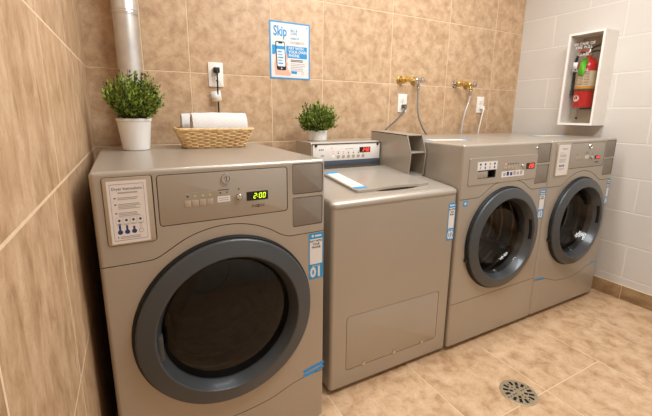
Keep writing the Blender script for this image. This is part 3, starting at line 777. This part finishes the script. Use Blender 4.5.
# ---------------------------------------------------------------- pipe
PT = thing('vent_pipe', 'round galvanized metal vent pipe rising behind dryer 01 in the corner', 'pipe', (.172, -.068, 0))
mb = MB(); mb.lathe([(.0495, 0), (.0495, 1.60), (.0475, 1.602)], 'galvanized', seg=48)
mb.lathe([(.0475, 1.60), (.0515, 1.601), (.0518, 1.625), (.0510, 1.627), (.0510, ZC)], 'galvanized', seg=48); mb.build('pipe', PT)
mb = MB(); mb.lathe([(.0520, 1.606), (.0530, 1.609), (.0520, 1.612)], 'galvanized', seg=48); mb.lathe([(.0520, 1.616), (.0530, 1.619), (.0520, 1.622)], 'galvanized', seg=48); mb.build('joint_collar', PT)

# ---------------------------------------------------------------- wall outlets, cords, taps, hoses
def outlet(label, x, z, wd=.074, ht=.120):
    T = thing('wall_outlet', label, 'outlet', (x, 0, z), 0, 'white wall outlets on the tiled wall')
    mb = MB(); mb.prism(rrect(-wd/2, -ht/2, wd/2, ht/2, .004), -.006, .0005, 'white_plastic', bev=.002); pl_ = mb.build('cover_plate', T)
    for dz in (.021, -.021):
        mb = MB(); mb.prism(rrect(-.017, dz-.014, .017, dz+.014, .008), -.0075, -.004, 'white_plastic', bev=.0006); so = mb.build('socket', T)
        mb = MB()
        for a in (-.006, .006): mb.box((a-.001, -.0079, dz-.002), (a+.001, -.007, dz+.007), 'hole_black')
        mb.lathe([(0, .0004), (.0025, .0004), (.0025, 0), (0, 0)], 'hole_black', (0, -.0075, dz-.008), 'y', 10); mb.build('slots', so)
    mb = MB(); mb.lathe([(0, .0015), (.003, .001), (.0035, 0), (0, 0)], 'chrome', (0, -.0058, 0), 'y', 10); mb.build('screw', T)
    return T
outlet('white wall outlet above the towel basket with a black plug and hanging tag', .560, 1.381)
outlet('white wall outlet left of the taps, grey cord plugged in', 1.778, 1.264)
outlet('white wall outlet right of the taps, white cord plugged in', 2.535, 1.266)
def cord(name, label, plug, plug_m, path, r, m, loc, grp='power cords on the tiled wall'):
    T = thing(name, label, 'power cord', loc, 0, grp)
    mb = MB(); mb.tube(smooth(path, 8), r, m, 8); mb.build('cable', T, 60)
    mb = MB(); (x, y, z), s = plug; mb.box((x-s, y-.026, z-s*.9), (x+s, y, z+s*.9), plug_m, .004, 3); mb.tube([(x, y-.02, z), (x, y-.028, z-.012), path[0]], r*1.5, plug_m, 8); mb.build('plug', T)
    return T
def loc_path(o, P): return [tuple(Vector(p)-Vector(o)) for p in P]
o = (.560, -.008, 1.402)
C1 = cord('power_cord', 'black cord plugged into the outlet above the towel basket', ((0, 0, 0), .015), 'black_plastic',
     loc_path(o, [(.560, -.036, 1.385), (.561, -.030, 1.33), (.562, -.022, 1.27), (.563, -.020, 1.20), (.563, -.030, 1.10), (.563, -.045, .95), (.563, -.05, .80)]), .0038, 'black_plastic', o)
mb = MB(); mb.poly(loc_path(o, [(.526, -.020, 1.296), (.574, -.026, 1.303), (.580, -.030, 1.252), (.532, -.024, 1.240)]), 'sticker_white')
mb.poly(loc_path(o, [(.5315, -.0243, 1.2435), (.580, -.0303, 1.2555), (.5795, -.0301, 1.2625), (.531, -.0241, 1.2505)]), 'tag_yellow')
tg = mb.build('cord_tag', C1, label='white paper tag with a yellow stripe'); md = tg.modifiers.new('s', 'SOLIDIFY'); md.thickness = .0006
o = (1.778, -.008, 1.243)
cord('power_cord', 'grey cord slanting down left from the outlet left of the taps', ((.003, 0, 0), .014), 'cord_grey',
     loc_path(o, [(1.778, -.037, 1.226), (1.755, -.045, 1.205), (1.69, -.052, 1.15), (1.62, -.055, 1.10), (1.565, -.055, 1.04), (1.53, -.055, .94), (1.52, -.055, .80)]), .0048, 'cord_grey', o)
o = (2.535, -.008, 1.245)
cord('power_cord', 'white cord hanging from the outlet right of the taps', ((.006, 0, 0), .014), 'white_plastic',
     loc_path(o, [(2.538, -.037, 1.225), (2.52, -.044, 1.19), (2.498, -.05, 1.12), (2.485, -.052, 1.06), (2.475, -.052, .95), (2.47, -.052, .85)]), .0046, 'cord_white', o)

def tap(label, x, z, flange, body, handle, spout=True):
    T = thing('water_tap', label, 'tap', (x, 0, z), 0, 'water taps on the tiled wall')
    mb = MB(); mb.lathe([(0, .010), (.017, .009), (.026, .005), (.029, 0), (0, 0)], flange, (0, 0, 0), 'y', 32); mb.build('wall_flange', T)
    mb = MB(); mb.lathe([(0, .07), (.009, .07), (.012, .066), (.012, .050), (.016, .046), (.016, .030), (.011, .026), (.011, .005), (0, .005)], body, (0, 0, 0), 'y', 24)
    if spout:
      mb.tube([(0, -.040, 0), (0, -.045, -.018), (0, -.050, -.032)], [.010, .0095, .010], body, 16)
      mb.lathe([(0, -.018), (.012, -.018), (.0135, -.016), (.0135, -.002), (.012, 0), (0, 0)], body, (0, -.050, -.024), 'z', 6)
    else: mb.lathe([(0, -.020), (.0095, -.020), (.0105, -.018), (.0105, 0), (0, 0)], body, (0, -.038, 0), 'z', 16)
    mb.build('valve_body', T)
    mb = MB(); pts = []
    for k in range(48):
        a = 2*math.pi*k/48; rr = .0205+.0028*math.cos(a*6); pts.append((rr*math.cos(a)*1.0, rr*math.sin(a)*.85))
    mb.prism(pts, -.090, -.074, handle, bev=.004); mb.lathe([(0, .094), (.006, .093), (.007, .07), (0, .07)], handle, (0, 0, 0), 'y', 16); mb.build('tap_handle', T)
    return T
tap('gold-coloured water tap without a hose, leftmost of the wall taps', 1.752, 1.411, 'brass', 'gold_handle', 'gold_handle', False)
tap('chrome water tap on a brass flange, grey hose hanging from it, second from the left', 1.868, 1.411, 'brass', 'chrome', 'chrome')
tap('brass water tap on a chrome flange without a hose, third from the left', 2.255, 1.408, 'chrome', 'brass', 'gold_handle', False)
tap('brass water tap with a chrome handle and pale hose, rightmost of the wall taps', 2.365, 1.405, 'brass', 'brass', 'chrome')
def hose(label, P, m):
    T = thing('water_hose', label, 'hose', P[0], 0, 'water hoses on the tiled wall')
    Q = loc_path(P[0], P); mb = MB(); mb.tube(smooth(Q, 10), .0062, m, 10); mb.build('hose', T, 60)
    mb = MB(); mb.lathe([(0, .004), (.011, .004), (.012, .001), (.012, -.014), (.0085, -.017), (.0075, -.032), (0, -.032)], 'chrome', (0, 0, 0), 'z', 16); mb.build('hose_nut', T)
hose('grey hose curving down from the second tap behind the front-loading washer', [(1.868, -.050, 1.366), (1.868, -.050, 1.32), (1.872, -.050, 1.24), (1.890, -.050, 1.17), (1.93, -.050, 1.10), (1.98, -.052, 1.03), (2.0, -.054, .92), (2.0, -.054, .82)], 'hose_grey')
hose('pale steel hose slanting down left from the rightmost tap', [(2.365, -.050, 1.360), (2.365, -.050, 1.33), (2.355, -.050, 1.28), (2.325, -.050, 1.20), (2.305, -.052, 1.10), (2.30, -.054, 1.0), (2.30, -.054, .86)], 'hose_steel')

# ---------------------------------------------------------------- poster
PO = thing('poster', 'blue-bordered poster on the tiled wall reading Skip, hand holding a phone', 'poster', (.852, 0, 1.379))
pw, ph = .240, .298
mb = MB(); mb.box((0, -.0014, 0), (pw, .0003, ph), 'sticker_blue'); mb.box((.008, -.0017, .008), (pw-.008, -.0010, ph-.008), 'paper')
mb.box((.014, -.0019, .127), (.052, -.0015, .176), 'sticker_blue'); mb.box((.096, -.0019, .113), (.222, -.0015, .176), 'sticker_blue'); mb.build('sheet', PO)
mb = MB(); y = -.0021
hand = [(.030, .020), (.026, .075), (.034, .11), (.030, .13), (.040, .138), (.100, .135), (.104, .11), (.098, .095), (.106, .08), (.100, .065), (.108, .05), (.124, .030), (.118, .018)]
mb.prism(hand, y, y+.0004, 'skin_print'); mb.build('printed_hand', PO)
mb = MB(); y = -.0024; sk = lambda P: [(p[0]-.05*(p[1]-.12)+.0, p[1]) for p in P]
mb.prism(sk(rrect(.036, .046, .092, .196, .010)), y, y+.0004, 'ink_black')
mb.prism(sk(rrect(.041, .066, .088, .191, .006)), y-.0002, y, 'screen_print'); mb.prism(sk([(.041, .155), (.088, .155), (.088, .172), (.041, .172)]), y-.0003, y, 'sticker_blue')
mb.prism(sk(rrect(.053, .184, .077, .194, .003)), y-.0004, y, 'ink_black'); mb.prism(sk(rrect(.061, .051, .068, .059, .002)), y-.0004, y, 'paper')
for k in range(5): mb.prism(sk([(.047, .145-.015*k), (.070+.004*(k % 3), .145-.015*k), (.070+.004*(k % 3), .139-.015*k), (.047, .139-.015*k)]), y-.0004, y, 'ink_grey' if k % 2 else 'sticker_blue')
mb.build('printed_phone', PO)
t = MB(); y = -.0019
t.text('Skip', .072, (.022, y, .246), 'sticker_blue', align='LEFT', bold=.0018, sx=.66)
for l, z, s, m in (('BILL &', .256, .017, 'sticker_blue'), ('COIN', .240, .017, 'sticker_blue'), ('make it', .217, .019, 'sticker_blue'), ('PAYMENTS', .193, .019, 'ink_grey')):
    t.text(l, s, (.122, y, z), m, align='LEFT', bold=.0004, sx=.9)
for k, l in enumerate(('PAY WITH', 'YOUR OWN', 'PHONE')): t.text(l, .0215, (.110, -.0021, .164-.019*k), 'sticker_white', align='LEFT', bold=.0005, sx=.9)
lines(t, 2, .122, .196, y, .105, .007, .004, 'ink_dark', False); lines(t, 5, .122, .214, y, .085, .009, .003, 'ink_grey')
t.box((.125, y, .030), (.160, y+.0002, .044), 'sticker_blue'); t.lathe([(.005, 0), (.007, 0), (.007, .0003), (.005, .0003)], 'ink_grey', (.195, y+.0002, .036), 'y', 14)
t.lathe([(0, 0), (.004, 0), (.004, .0003), (0, .0003)], 'sticker_blue', (.222, y+.0002, .278), 'y', 10)
t.build('lettering', PO)

# ---------------------------------------------------------------- fire extinguisher cabinet
cy0, cy1, cz0, cz1, cdp = -.445, -.662, 1.130, 1.722, .150
CB = thing('extinguisher_cabinet', 'open-faced white box on the white block wall holding a red extinguisher', 'cabinet', (XR, (cy0+cy1)/2, cz0))
hy, hz_ = (cy0-cy1)/2, cz1-cz0; th = .013
mb = MB()
mb.box((-cdp, -hy, th), (0, -hy+th, hz_-th), 'cabinet_white'); mb.box((-cdp, hy-th, th), (0, hy, hz_-th), 'cabinet_white')
mb.box((-cdp, -hy, 0), (0, hy, th), 'cabinet_white'); mb.box((-cdp, -hy, hz_-th), (0, hy, hz_), 'cabinet_white')
mb.build('case', CB)
mb = MB(); mb.box((-.004, -hy+th*.5, th*.5), (-.0005, hy-th*.5, hz_-th*.5), 'cabinet_inside')
mb.build('back_panel', CB)
for yy, zz in ((-.055, .535), (.068, .045), (-.055, .045), (.068, .535)):
    mb = MB(); mb.lathe([(0, -.006), (.006, -.006), (.007, -.004), (.007, 0), (0, 0)], 'black_plastic', (-.004, yy, zz), 'x', 14); mb.build('screw', CB)
mb = MB(); mb.box((-cdp+.014, -hy+th, th), (-cdp+.017, hy-th, hz_-th), 'clear_acrylic'); pn = mb.build('acrylic_pane', CB)
t = MB(); tx = -cdp+.0135
for k, (l, m) in enumerate((('IN CASE OF', 'sticker_white'), ('FIRE PULL', 'sticker_white'), ('BREAK', 'extinguisher_red'), ('GLASS', 'sticker_white'))):
    t.text(l, .024, (tx, .012, .520-.022*k), m, plane='right')
t.text('PULL HERE', .020, (tx, .015, .355), 'sticker_white', plane='right')
t.build('lettering', pn)
mb = MB(); mb.box((-.060, -.028, .106), (-.003, .028, .115), 'black_plastic', .002, 2); mb.box((-.008, -.02, .106), (-.003, .02, .30), 'black_plastic', .001, 2); mb.build('bracket', CB)
EX = thing('fire_extinguisher', 'red fire extinguisher with a green tag inside the white wall box', 'fire extinguisher', (XR-.072, -.548, cz0+.1155))
mb = MB(); r = .058
mb.lathe([(0, 0), (r*.9, 0), (r, .006), (r, .265), (r*.93, .288), (r*.7, .308), (r*.38, .318), (.016, .322), (.016, .335), (0, .335)], 'extinguisher_red', seg=40); mb.build('cylinder', EX)
mb = MB()
mb.lathe([(r+.0006, .138), (r+.0006, .235)], 'label_cream', seg=40); mb.lathe([(r+.0008, .122), (r+.0008, .139)], 'label_gold', seg=40); mb.build('paper_label', EX)
mb = MB(); mb.lathe([(r+.0012, .108), (r+.002, .109), (r+.002, .121), (r+.0012, .122)], 'strap_olive', seg=40); mb.build('strap', EX)
t = MB()
for k in range(9):
    for a0, a1 in ((-46, -18), (-14, 12), (16, 44)):
        z = .226-.0098*k
        for q in range(4):
            b0, b1 = R(180+a0+(a1-a0)*q/4), R(180+a0+(a1-a0)*(q+.85)/4); rr = r+.0009
            t.poly([(rr*math.cos(b0), rr*math.sin(b0), z), (rr*math.cos(b1), rr*math.sin(b1), z), (rr*math.cos(b1), rr*math.sin(b1), z+.004), (rr*math.cos(b0), rr*math.sin(b0), z+.004)], 'ink_dark' if k % 3 else 'extinguisher_red')
t.build('lettering', EX)
def wrap(mb, yc, zc, ry, rz_, m, off, sides=20):
    pts = []
    for k in range(sides):
        a = 2*math.pi*k/sides; b = R(180)-(yc+ry*math.cos(a))/r
        pts.append(((r+off)*math.cos(b), (r+off)*math.sin(b), zc+rz_*math.sin(a)))
    mb.poly(pts, m)
mb = MB(); wrap(mb, .018, .060, .023, .020, 'sticker_white', .0015); wrap(mb, .018, .060, .010, .008, 'label_gold', .0022, 5); wrap(mb, .010, .062, .005, .008, 'extinguisher_red', .0024, 8); wrap(mb, .027, .062, .005, .006, 'extinguisher_red', .0024, 8); mb.build('oval_sticker', EX)
mb = MB(); mb.lathe([(0, .333), (.018, .333), (.02, .338), (.02, .352), (.014, .358), (.012, .375), (0, .378)], 'chrome', seg=24); mb.build('valve_head', EX)
mb = MB()
mb.tube([(0, 0, .372), (0, -.02, .386), (0, -.06, .396), (0, -.082, .400)], [.007, .007, .006, .005], 'black_plastic', 10)
mb.tube([(0, -.012, .358), (0, -.04, .362), (0, -.078, .357)], [.006, .006, .005], 'black_plastic', 10)
mb.build('squeeze_handle', EX)
mb = MB(); mb.lathe([(0, .012), (.011, .011), (.014, .006), (.014, 0), (0, 0)], 'chrome', (-.024, .004, .346), 'x', 18); mb.build('gauge', EX)
mb = MB(); mb.tube(smooth([(0, .016, .352), (-.004, .05, .36), (-.006, .073, .325), (-.006, .077, .25), (-.006, .076, .17), (-.006, .074, .10)], 6), .0075, 'black_rubber', 10)
mb.tube([(-.006, .0745, .12), (-.006, .074, .085)], [.010, .013], 'black_plastic', 12); mb.build('discharge_hose', EX)
def tagm(pts, m, nm, lb):
    mb = MB(); mb.poly(pts, m); o_ = mb.build(nm, EX, label=lb); md = o_.modifiers.new('s', 'SOLIDIFY'); md.thickness = .0008
tagm([(-.0660, .026, .215), (-.0660, -.014, .205), (-.0655, -.030, .312), (-.050, -.012, .318), (-.0645, .012, .300)], 'tag_green', 'inspection_tag', 'bright green inspection tag')
tagm([(-.0655, .060, .252), (-.0655, .033, .250), (-.0645, .032, .292), (-.0645, .060, .294)], 'sticker_white', 'paper_tag', 'small white tag')

# ---------------------------------------------------------------- floor drain
DT = thing('floor_drain', 'round slotted metal drain cover set in the tan tile floor', 'drain', (1.557, -1.152, 0))
dr_ = .076
mb = MB(); mb.lathe([(0, -.0005), (dr_, -.0005), (dr_, .0022), (dr_-.002, .0032), (dr_-.008, .0036), (0, .0036)], 'drain_metal', seg=56); go = mb.build('grate', DT)
cut = MB()
for q in range(4):
    for j, (ra, rb) in enumerate(((.020, .034), (.040, .062), (.040, .062), (.040, .062))):
        a = R(90*q+45+(0 if j == 0 else (j-2)*26)); n = Vector((math.cos(a), math.sin(a))); s_ = Vector((-n.y, n.x))
        if j == 0: ra, rb = .022, .036
        p0, p1 = n*ra, n*rb; wd = .0054
        cut.prism([tuple(p0+s_*wd), tuple(p0-s_*wd), tuple(p1-s_*wd*1.2), tuple(p1+s_*wd*1.2)], .0008, .01, 'hole_black', 'z')
    a = R(90*q); n = Vector((math.cos(a), math.sin(a)))
    for rr in (.018, .032, .050):
        cut.lathe([(0, .0008), (.0035, .0008), (.0035, .01), (0, .01)], 'hole_black', (n.x*rr, n.y*rr, 0), 'z', 10)
boolean(go, cut.build('cutter'))
mb = MB()
for a in (R(0), R(180)):
    mb.lathe([(0, .0048), (.004, .0044), (.0045, .0034), (0, .0034)], 'chrome', (.066*math.cos(a), .066*math.sin(a), 0), 'z', 12)
mb.build('screw', DT)
